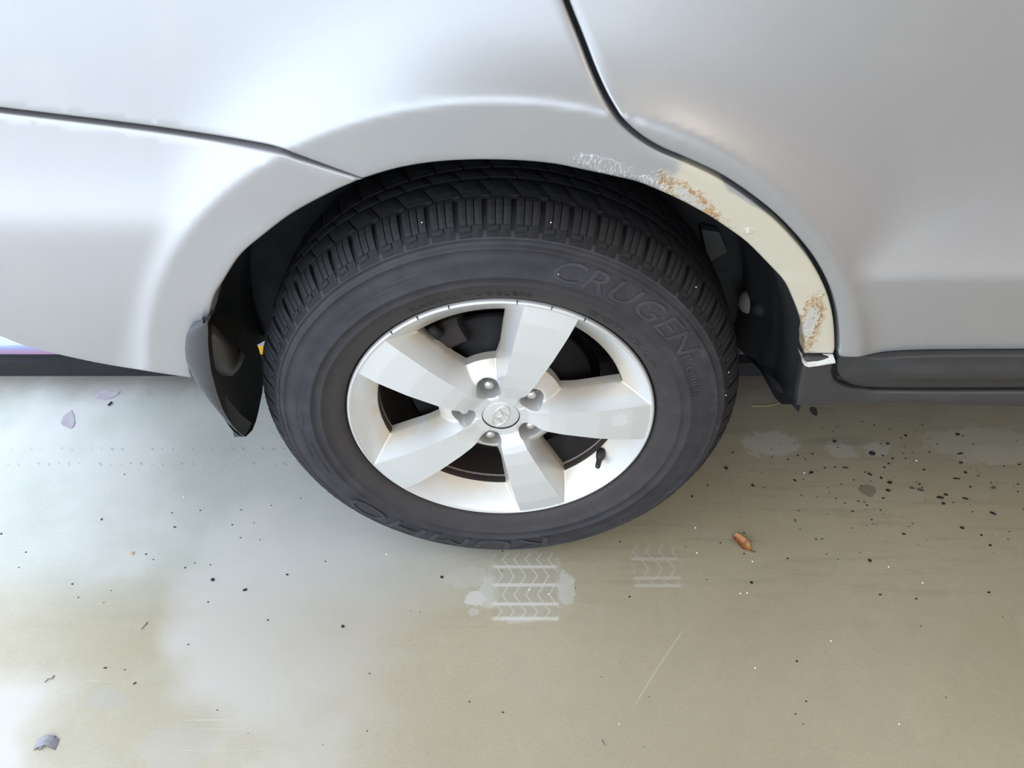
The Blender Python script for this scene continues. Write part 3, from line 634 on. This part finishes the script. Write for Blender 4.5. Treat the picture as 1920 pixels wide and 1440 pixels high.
for k in range(5):
    for sgn in (1, -1):
        th_e = np.arcsin(np.minimum(wface(RR)/RR, math.sin(math.radians(34)))); PH = np.zeros((len(RR), len(SIDE)))
        for j, s in enumerate(SIDE): PH[:, j] = th_e*s if s <= 1 else th_e+(math.radians(36)-th_e)*(s-1)
        R2 = np.repeat(RR[:, None], len(SIDE), 1); Y, Fq = rim_height(R2, PH)
        base = math.radians(72*k-0.2)
        X = R2*np.cos(base+sgn*PH); Z = R2*np.sin(base+sgn*PH)
        ids = {}
        def gid(i, j):
            c = (k, 0, i) if j == 0 else ((('m', (k if sgn > 0 else (k-1) % 5), i)) if j == len(SIDE)-1 else (k, sgn, i, j))
            return vert(c, (X[i, j], Y[i, j], Z[i, j]))
        def cut(p, q):
            a, c = sorted((p, q)); fa, fc = Fq[a], Fq[c]; t = fa/(fa-fc); key = ('c', k, sgn, a, c)
            if a[1] == c[1] and a[1] in (0, len(SIDE)-1): key = ('c', k if a[1] == 0 else ('m', k if sgn > 0 else (k-1) % 5), a, c)
            return vert(key, (X[a]+(X[c]-X[a])*t, Y[a]+(Y[c]-Y[a])*t, Z[a]+(Z[c]-Z[a])*t))
        for i in range(len(RR)-1):
            for j in range(len(SIDE)-1):
                quad = [(i, j), (i+1, j), (i+1, j+1), (i, j+1)]
                if sgn < 0: quad = quad[::-1]
                ins = [Fq[q] <= 0 for q in quad]
                if all(ins): b.f.append(tuple(gid(*q) for q in quad)); continue
                if not any(ins): continue
                poly = []; cs = []
                for a in range(4):
                    p, q = quad[a], quad[(a+1) % 4]
                    if Fq[p] <= 0: poly.append(gid(*p))
                    if (Fq[p] <= 0) != (Fq[q] <= 0): c = cut(p, q); poly.append(c); cs.append(c)
                if len(poly) > 2: b.f.append(tuple(poly))
                if len(cs) == 2: wall.append(tuple(cs))
# thickness behind every cut edge (window walls and nut pockets)
back = {}
def bk(i):
    if i not in back:
        p = b.v[i]; r = math.hypot(p[0], p[2]); pocket = any(math.hypot(p[0]-lx, p[2]-lz) < RP+.001 for lx, lz in LUG); back[i] = len(b.v); b.v.append((p[0], .046 if pocket else p[1]+.016, p[2]))
    return back[i]
for a, c in wall: b.f.append((a, c, bk(c), bk(a)))
alloy = mesh_obj('alloy_wheel', b.v, b.f, M['alloy'], car, True, TL); alloy['label'] = 'silver five-spoke alloy wheel with a scuffed spoke'
bm = bmesh.new(); bm.from_mesh(alloy.data); bmesh.ops.recalc_face_normals(bm, faces=bm.faces)
if sum(f.normal.y*f.calc_area() for f in bm.faces) > 0: bmesh.ops.reverse_faces(bm, faces=bm.faces)
bm.to_mesh(alloy.data); bm.free(); alloy.data.set_sharp_from_angle(angle=math.radians(28))
b = MB(); b.lathe([(.2325,.0045),(.2335,.012),(.230,.02)], 128); b.lathe([(.1900,.0355),(.1885,.044),(.196,.075),(.198,.21)], 96, flip=True); part_of(b.build('rim_barrel', M['barrel']), alloy)
M['pocket'] = simple('pocket_grey', (0.30, 0.28, 0.265), 0.5, 0.3); b = MB(); b.lathe([(RP+.0006,.0455),(.0001,.0455)], 24); pf0 = b.build('pocket_floor', M['pocket'], alloy)
for k, (lx, lz) in enumerate(LUG):
    o = pf0 if k == 0 else pf0.copy(); o.location = (lx, 0, lz)
    if k: C.objects.link(o)
nut0 = None
for lx, lz in LUG:
    if not nut0:
        b = MB(); b.lathe([(.0112,.045),(.0112,.040),(.0098,.038)], 6); b.lathe([(.0078,.039),(.0078,.0255),(.0070,.0228),(.0048,.0212),(.0024,.0206),(.0001,.0204)], 20); nut0 = b.build('lug_nut', M['chrome'], alloy, sharp=40); o = nut0
    else: o = nut0.copy(); C.objects.link(o)
    o.location = (lx, 0, lz)
b = MB(); b.lathe([(.0292,.020),(.0288,.0150),(.0282,.0140),(.0265,.0136),(.0150,.0126),(.0001,.0122)], 64); cap = part_of(b.build('center_cap', M['alloy']), alloy); cap['label'] = 'round centre cap with an embossed oval emblem'
bm = bmesh.new(); bm.from_mesh(cap.data); bmesh.ops.recalc_face_normals(bm, faces=bm.faces); bm.to_mesh(cap.data); bm.free()
def ribbon(b, pts, wid, y0=.0127, h=.0016):
    P = np.array(pts); T = np.gradient(P, axis=0); T /= np.maximum(np.linalg.norm(T, axis=1), 1e-9)[:, None]; N = np.stack([-T[:, 1], T[:, 0]], 1); rows = []
    for p, q, w in zip(P, N, wid): rows.append([(p[0]+q[0]*w*s, y0-e, p[1]+q[1]*w*s) for s, e in ((-1, -.001), (-.75, h*.7), (0, h), (.75, h*.7), (1, -.001))])
    b.grid(rows)
rot = math.radians(68); ea, eb = .0220, .0115
def er(p): x, z = p[0]*ea, p[1]*eb; return (x*math.cos(rot)-z*math.sin(rot), x*math.sin(rot)+z*math.cos(rot))
b = MB(); ribbon(b, [er((math.cos(t), math.sin(t))) for t in np.linspace(0, 2*math.pi, 49)], [.0011]*49)
def bez(p0, p1, p2, n=12): return [er(tuple((1-t)**2*np.array(p0)+2*t*(1-t)*np.array(p1)+t*t*np.array(p2))) for t in np.linspace(0, 1, n)]
ribbon(b, bez((-.62,-.78),(-.42,-.1),(-.22,.95)), np.linspace(.0012,.0021,12)); ribbon(b, bez((.22,-.95),(.42,.1),(.62,.78)), np.linspace(.0021,.0012,12))
ribbon(b, bez((-.42,-.25),(-.05,.45),(.0,.0),7)+bez((0,0),(.05,-.45),(.42,.25),7)[1:], [.0012]*13)
part_of(b.build('cap_emblem', M['emblem']), alloy)
tick = None
for (px, py) in ((728,621),(779,595),(838,575),(967,566),(1032,577),(1093,600)):
    a = th_r(px, py, 0)[0]
    if not tick: b = MB(); b.box((.2280, -.0014, -.0005), (.2325, .002, .0005)); o = tick = b.build('lip_mark', M['dark'], alloy, smooth=False)
    else: o = tick.copy(); C.objects.link(o)
    o.rotation_euler = (0, -a, 0)
v0 = on_y(1127, 851, .028); v1 = on_y(1120, 877, .004); dv = v1-v0
b = MB(); b.tube([v0-dv*.25, v0+dv*.05, v0+dv*.3, v0+dv*.42, v0+dv*.5, v1-dv*.12, v1], [.0085, .0080, .0068, .0050, .0046, .0044, .0036], 14); part_of(b.build('valve_stem', M['valve'], loc=(-WX, 0, 0)), alloy)
# brake parts behind the spokes
b = MB(); b.lathe([(.145,.085),(.145,.073),(.092,.073),(.090,.060),(.078,.056),(.03,.056)], 96); disc = b.build('brake_disc', M['brake'], car, loc=TL)
b = MB(); b.lathe([(.158,.088),(.158,.13),(.05,.13)], 72); b.build('dust_shield', M['dark'], car, loc=TL)
b = MB(); a0, a1 = math.radians(112), math.radians(152); b.lathe([(.125,.100),(.122,.058),(.130,.050),(.160,.050),(.168,.060),(.170,.100)], 12, a0=a0, a1=a1)
for a in (a0, a1): b.add([(r*math.cos(a), y, r*math.sin(a)) for r, y in ((.125,.100),(.122,.058),(.130,.050),(.160,.050),(.168,.060),(.170,.100))], [tuple(range(6))])
cal = b.build('brake_caliper', M['caliper'], car, smooth=False, loc=TL)
b = MB(); b.tube([(-.10,.045,.15),(-.085,.042,.135)], [.008,.008], 10); part_of(b.build('caliper_bolt', M['brake']), cal)
b = MB(); b.tube([(0.02,.12,.0),(0.02,1.6,.0)], .035, 16); b.build('axle', M['dark'], car, loc=TL)

# ------------------------------------------------------------------ things lying on the floor
def crumb_mesh(seed, col_mat, flat=0.45):
    rnd = random.Random(seed); bm = bmesh.new(); bmesh.ops.create_icosphere(bm, subdivisions=1, radius=0.5)
    for v in bm.verts: v.co *= rnd.uniform(0.78, 1.18); v.co.z = max(v.co.z, -0.30)*flat
    z0 = min(v.co.z for v in bm.verts)
    for v in bm.verts: v.co.z -= z0
    me = bpy.data.meshes.new('dirt_crumb'); bm.to_mesh(me); bm.free(); me.materials.append(col_mat); return me
M['crumb'] = simple('black_dirt', (0.013, 0.012, 0.014), 0.75, var=0.4, nscale=200); M['grit'] = simple('white_grit', (0.8, 0.79, 0.76), 0.5); M['crumb_grey'] = simple('grey_dirt', (0.07, 0.065, 0.07), 0.75, var=0.4, nscale=200)
crumbs = [crumb_mesh(i, M['crumb']) for i in range(7)]; grits = [crumb_mesh(50+i, M['grit'], 0.7) for i in range(3)]; greys = [crumb_mesh(80+i, M['crumb_grey']) for i in range(3)]
def lay(name, me, px, py, w, h, label, cat, group=None, rot=0.0):
    x, y = floor_pt(px, py); x1 = floor_pt(px+w/2, py)[0]; y1 = floor_pt(px, py-h/2)[1]
    sx = max(2*(x1-x), .0016); sy = max(2*(y1-y)*.8, .0016)
    o = bpy.data.objects.new(name, me); C.objects.link(o); o.location = (x, y, 0); o.scale = (sx, sy, min(sx, sy)*0.9); o.rotation_euler = (0, 0, rot); tag(o, label, cat, group); return o
R6 = '''733,615,26,22;1060,627,22,18;300,897,16,8;110,683,16,12;350,713,12,8;450,725,12,12;510,700,18,10;555,721,12,8;600,690,20,10;675,777,20,12;738,773,20,10;1040,773,20,14;1068,751,18,12;1090,720,18,14;1170,720,14,10;1158,687,14,8;1030,703,14,14;922,803,14,12;1020,838,18,24;1285,788,20,12;1318,681,20,10;1255,877,18,14;1272,897,14,10;1236,865,12,8;1402,996,26,24;1464,990,14,8;1510,746,24,16;1538,806,24,20;1615,825,20,8;1567,893,18,14;1516,1146,30,24;1160,1183,24,18;1635,1190,18,20;1690,1252,20,18;1775,765,16,10;1868,756,20,12;1860,877,22,10;1860,923,14,12;1835,890,10,6;1583,1046,14,10;1490,572,30,18;1522,580,22,8;1585,632,10,8;1365,630,12,8;1033,963,22,14;880,981,18,12;918,987,18,8;935,1006,18,10;845,1043,24,12;798,993,14,8;743,964,14,10;532,944,12,10;627,958,10,8;515,1040,16,8;1018,1036,14,10;1035,1060,12,6;962,1095,18,10;493,1097,20,10;497,1108,12,6;524,1151,12,8;842,1146,14,6;622,1215,16,10;658,1213,18,10;685,1305,14,10;447,1332,18,14;888,1295,12,8;757,1338,12,8;35,1237,12,12;180,1176,14,12;1146,1081,10,6;1213,1119,14,8;932,1132,10,8;693,897,8,12;705,931,12,8;778,876,18,8;853,851,16,8;897,886,10,8;955,858,14,8;1103,832,8,6;978,514,12,10;1275,512,12,8;1074,540,14,8;755,523,10,6;728,550,12,8;657,530,10,6;1170,578,18,20;1142,595,14,8;800,627,10,6;1807,1167,16,8;1800,1214,12,8;1708,1185,10,6;755,650,12,8;405,638,8,6;348,664,10,6;545,848,10,8;497,811,8,6;552,812,8,6;575,815,8,6;230,790,8,5;285,806,10,6;213,795,6,5;1016,630,12,8;1216,682,12,8;1168,645,8,6;1230,553,8,6;1537,716,8,6;1650,752,10,6;1695,867,10,12;1735,865,8,5;1785,866,8,5;1605,790,8,6;1570,775,8,6;1625,810,12,6;905,494,10,10;1568,1004,10,6;1690,985,8,5;1293,972,10,6;1190,1137,18,5;1250,1250,10,6;1300,1220,8,5;1710,1300,8,5;1048,1228,8,5;1893,1030,10,10;970,1120,12,6;992,1123,8,5;1075,1131,8,5;150,963,8,6;150,1077,10,6;110,927,6,5;570,985,8,5;930,1031,8,5;690,1060,8,5;1850,608,10,8;1836,670,8,6'''
def crumb_words(px, py, w):
    if py < 835: t = 'black dirt crumb just below the dark sill above the rest'
    elif px < 1480 and py < 960: t = 'black dirt crumb close beside the right edge of the tyre'
    elif px < 1480: t = 'black dirt crumb around the dry brown leaf'
    elif py > 985: t = 'black dirt crumb nearer the viewer than the main scatter'
    elif px > 1760: t = 'black dirt crumb of the scatter near the right picture edge'
    elif px > 1620: t = 'black dirt crumb in the middle of the main scatter'
    else: t = 'black dirt crumb at the left side of the main scatter'
    t = ('rather large ' if w >= 22 else 'middling ' if w >= 13 else 'tiny ') + t
    return t, 'crumb', t.replace('dirt crumb', 'dirt crumbs')
for k, s in enumerate(R6.split(';')):
    a = [float(v) for v in s.split(',')]
    lay('dirt_crumb', crumbs[k % 7], 1340+a[0]/3.272, 640+a[1]/3.272, a[2]/3.272, a[3]/3.272, *crumb_words(1340+a[0]/3.272, 640+a[1]/3.272, a[2]))
BIG = [(962,690,46,34,'biggest round black crumb, on a pale worn patch of concrete below the sill',0),(590,806,34,22,'plump black crumb right of the tyre, nearest to its side',0.3),(232,885,22,20,'round black crumb just right of the lower tyre edge',0),
 (68,780,26,24,'black crumb hugging the lower right tyre edge',0),(800,775,44,12,'thin flat black sliver of dirt below the small pale patches',-0.1),(950,816,34,18,'slanting oval black crumb right of the wheel below the round one',-0.6),
 (1072,868,36,24,'hooked black dirt lump in the middle of the crumbs',0.2),(1062,915,34,24,'rounded black lump right under the hooked one',-0.3),(1210,902,34,20,'left of two greyish brown crumbs lying side by side',-0.3),(1262,915,44,22,'right of two greyish brown crumbs lying side by side',-0.4),
 (1380,958,50,24,'widest oval black lump among the crumbs on the right',-0.1),(1417,942,30,20,'oval black lump touching the widest one on its upper right',0),(1535,965,42,18,'flat slanting black chip right of the widest lump',-0.3),(1480,842,52,14,'long straight black sliver of dirt at the right',-0.1),
 (1505,690,48,14,'knobbly black sliver on the large pale patch at the right',0.2),(1710,900,32,22,'soft grey black crumb near the right edge of the photo',0.3),(1705,1055,44,24,'teardrop black lump near the right edge, nearest the foreground',-0.6),(950,1346,26,26,'oval black lump right of the brown leaf',-0.8),
 (490,853,28,14,'slim slanted black crumb between tyre and the other crumbs',-0.7),(180,1303,14,12,'black crumb directly below the brown leaf',0)]
for k, (x, y, w, h, lab, r) in enumerate(BIG):
    lay('dirt_lump', (greys if 'grey' in lab else crumbs)[k % 3], 1340+x/3.272, 640+y/3.272, w/3.272, h/3.272, lab, 'crumb', None, r)
R7 = '440,518,12,8;1380,510,14,10;1515,526,12,8;1788,502,14,10;1533,628,8,6;1068,760,10,10;1103,910,10,8;1062,958,8,8;1626,895,8,5;1840,595,7,5;336,818,6,5;238,487,6,6;730,453,6,5;405,312,8,7;675,142,10,12;733,100,10,8;650,330,6,5;513,893,5,4;493,1082,6,5;1093,995,6,5'
for k, s in enumerate(R7.split(';')):
    a = [float(v) for v in s.split(',')]
    lay('dirt_crumb', crumbs[k % 7], 960+a[0]/2, 860+a[1]/2, a[2]/2, a[3]/2, 'tiny black crumb alone on the bare concrete foreground, right half', 'crumb', 'stray crumbs in the right foreground')
lay('dirt_lump', crumbs[1], 960+897/2, 860+465/2, 7, 8, 'upright black crumb on bare concrete below and right of the leaf', 'crumb', None, 0.2)
R8 = '381,228,8,12;645,203,8,6;655,257,12,8;751,194,8,6;905,192,12,4;1018,176,6,5;902,297,8,6;975,304,5,5;548,358,10,8;780,538,8,7;1077,435,12,10;1005,605,10,8;468,792,8,6;815,943,8,6;1760,911,8,8;1886,951,12,8;1385,806,8,6;1377,1021,6,8;272,470,10,8;97,351,8,6;5,282,10,8;694,409,8,8;1576,576,6,4;1540,571,6,4;389,540,6,6;1128,149,6,5;467,59,6,5;871,248,8,6;953,241,8,4;575,378,6,6;1220,386,8,6;1884,347,7,6;1882,420,6,5;789,398,8,5;730,392,8,5;70,408,6,6;294,520,8,6;416,495,6,5;1210,1073,5,5;707,697,14,5;395,785,16,8;930,1030,4,4'
def left_words(px, py):
    if px > 780: t = 'tiny dark crumb between the tyre print and the bottom edge' if py > 1060 else 'tiny dark crumb just in front of the tyre'
    elif py < 985: t = 'tiny dark crumb left of the tyre, level with its lower half'
    elif py < 1110: t = 'tiny dark crumb below left of the tyre' if px > 300 else 'tiny dark crumb near the left picture edge below the paint flakes'
    else: t = 'tiny dark crumb in the left foreground, near the bottom'
    return t, 'crumb', t.replace(' crumb', ' crumbs')
for k, s in enumerate(R8.split(';')):
    a = [float(v) for v in s.split(',')]
    lay('dirt_crumb', crumbs[k % 7], a[0]/2, 860+a[1]/2, a[2]/2, a[3]/2, *left_words(a[0]/2, 860+a[1]/2))
for (x, y, w, h, lab, r) in ((797,455,14,16,'upright dark crumb on pale concrete, left of its slanting neighbour',0),(918,493,18,12,'slanting dark oval crumb on pale concrete below the wheel, left half',0.4),(1285,630,12,14,'roundish dark crumb alone in the middle foreground',0.3),(1656,445,12,12,'dark crumb just left of the white tyre print',0),(505,843,14,8,'slanted brown black crumb in the left foreground',0.6)):
    lay('dirt_lump', crumbs[2], x/2, 860+y/2, w/2+1, h/2+1, lab, 'crumb', None, r)
for k, (px, py) in enumerate([(345,932),(1304,990),(1307,1037),(1411,1053),(1388,1113),(1401,1112),(1161,1358),(1416,1253),(1558,1202),(1666,1063),(1730,1093),(864,1018+0),(725,1039),(1029,1114),(993,1106),(1718,864),(1508,1137-250),(1686,1358)]):
    lay('white_grit', grits[k % 3], px, py, 3.6, 4, 'tiny white grain of grit on the concrete', 'grit', 'white grains on the floor')
tan = simple('tan_dirt', (0.50, 0.33, 0.16), 0.8)
lay('tan_crumb', crumb_mesh(99, tan, 0.6), 248, 1038, 9, 7, 'orange tan crumb on the pale concrete at the left', 'crumb')
# dry brown leaf
def leaf_mat():
    n = NT('dry_leaf'); x, y, z = n.xyz(); f = n.noise(160, 5, 0.6, dist=0.6); n.set('Base Color', n.mix(n.ss(0.3, 0.7, f), (0.24, 0.085, 0.030), (0.50, 0.23, 0.085))); n.set('Roughness', 0.6); n.bump(f, 0.8, 0.002); return n.m
pa = np.array(floor_pt(1375, 1007)); pb = np.array(floor_pt(1409, 1035)); ax = (pb-pa); L = np.linalg.norm(ax); ax /= L; nx = np.array([-ax[1], ax[0]])
leaf = bpy.data.objects.new('dry_leaf', None); link(leaf); leaf.location = (*((pa+pb)/2), 0); tag(leaf, 'curled dry brown leaf lying on the concrete right of the tyre print', 'leaf')
lm = leaf_mat(); b = MB(); rows = []
for i in range(15):
    t = i/14; w = 0.0125*math.sin(math.pi*min(1, t*0.92+0.06))**0.75*(1-0.25*t); row = []
    for j in range(7):
        s = j/3-1; p = ax*(t-0.5)*L + nx*s*w; z = 0.0012+0.0060*abs(s)**1.6*(0.6+0.6*math.sin(3*t+1)) + 0.0014*math.sin(9*t+2*s) + 0.002*abs(t-.5); row.append((p[0], p[1], max(z, .0005)))
    rows.append(row)
b.grid(rows); P = np.array(rows); b.grid(P-np.array([0, 0, .0005]), flip=True); b.build('leaf_blade', lm, leaf)
b = MB(); st = ax*0.5*L; b.tube([(st[0]*.8, st[1]*.8, .003), (st[0], st[1], .0018), (st[0]+.008, st[1]-.001, .0012)], [.0009, .0009, .0006], 6); b.build('leaf_stem', simple('leaf_stem_brown', (0.10, 0.05, 0.03), 0.7), leaf)
# straw, threads, scrap, paint flakes
def thread(name, pxs, r, mat, label, cat):
    pts = [(*floor_pt(*p), r*1.05) for p in pxs]; b = MB(); b.tube(pts, r, 6); o = b.build(name, mat); tag(o, label, cat); return o
thread('straw', [(1410,761),(1425,762),(1442,761),(1460,757)], .0008, simple('straw_yellow', (0.50, 0.40, 0.20), 0.6), 'thin yellow straw under the black liner end', 'straw')
grey = simple('grey_fibre', (0.24, 0.23, 0.24), 0.7)
thread('fibre', [(265,1180),(270,1174),(273,1172),(276,1167)], .0009, grey, 'short bent grey fibre in the left foreground', 'fibre')
thread('fibre', [(84,1280),(90,1273),(97,1273),(102,1267)], .0009, grey, 'wavy grey fibre near the left edge of the photo', 'fibre')
thread('fibre', [(1133,1399),(1131,1395),(1128,1388)], .0008, grey, 'thin dark fibre at the bottom middle of the photo', 'fibre')
thread('twig', [(203,761),(207,758),(210,755)], .0022, simple('dark_twig', (0.06, 0.05, 0.05), 0.8), 'short dark twig below the upper paint flake', 'twig')
sx, sy = floor_pt(89, 1393); b = MB()
rows = []
for i in range(9):
    t = i/8-.5; rows.append([(sx+.0035*s+.010*t+.003*math.sin(5*t), sy+.020*t, .0010+.0045*(1-s*s)+.002*math.cos(6*t)) for s in np.linspace(-1, 1, 5)])
b.grid(rows)
rows = [[(sx+.017*t, sy+.003+.008*s-.006*abs(t), .0006+.006*(1-t*t)) for s in np.linspace(-1, 1, 4)] for t in np.linspace(-1, 1, 9)]; b.grid(rows)
o = b.build('crumpled_scrap', simple('grey_scrap', (0.22, 0.22, 0.24), 0.5, 0.2, var=0.5, nscale=150)); tag(o, 'small crumpled grey scrap near the bottom left corner', 'scrap')
flm = simple('chipped_paint', (0.40, 0.36, 0.40), 0.7, var=0.22, nscale=90, bump=0.5, bscale=150)
def flake(pxs, label):
    P = np.array([floor_pt(*p) for p in pxs]); c = P.mean(0); out = []
    for i in range(len(P)):
        a, q = P[i], P[(i+1) % len(P)]
        for t in (0, .33, .66): w = a+(q-a)*t; out.append(w+(w-c)*random.uniform(-.05, .05))
    n = len(out); b = MB(); b.add([(p[0], p[1], .0002) for p in out]+[(c[0]+(p[0]-c[0])*.96, c[1]+(p[1]-c[1])*.96, .0014) for p in out]+[(c[0]+(p[0]-c[0])*.5, c[1]+(p[1]-c[1])*.5, .0010) for p in out]+[(c[0], c[1], .0008)],
        [(i, (i+1) % n, n+(i+1) % n, n+i) for i in range(n)]+[(n+i, n+(i+1) % n, 2*n+(i+1) % n, 2*n+i) for i in range(n)]+[(2*n+i, 2*n+(i+1) % n, 3*n) for i in range(n)])
    o = b.build('paint_flake', flm, smooth=False); tag(o, label, 'flake')
flake([(113,795),(118,781),(134,769),(138,775),(141,793),(137,802),(131,805),(118,799)], 'lifted greyish pink paint flake with a dark edge, lower of the two at the left')
flake([(178,750),(185,735),(196,732),(206,734),(212,737),(226,734),(220,741),(205,749),(192,751)], 'pointed greyish pink paint flake below the bumper, upper of the two')
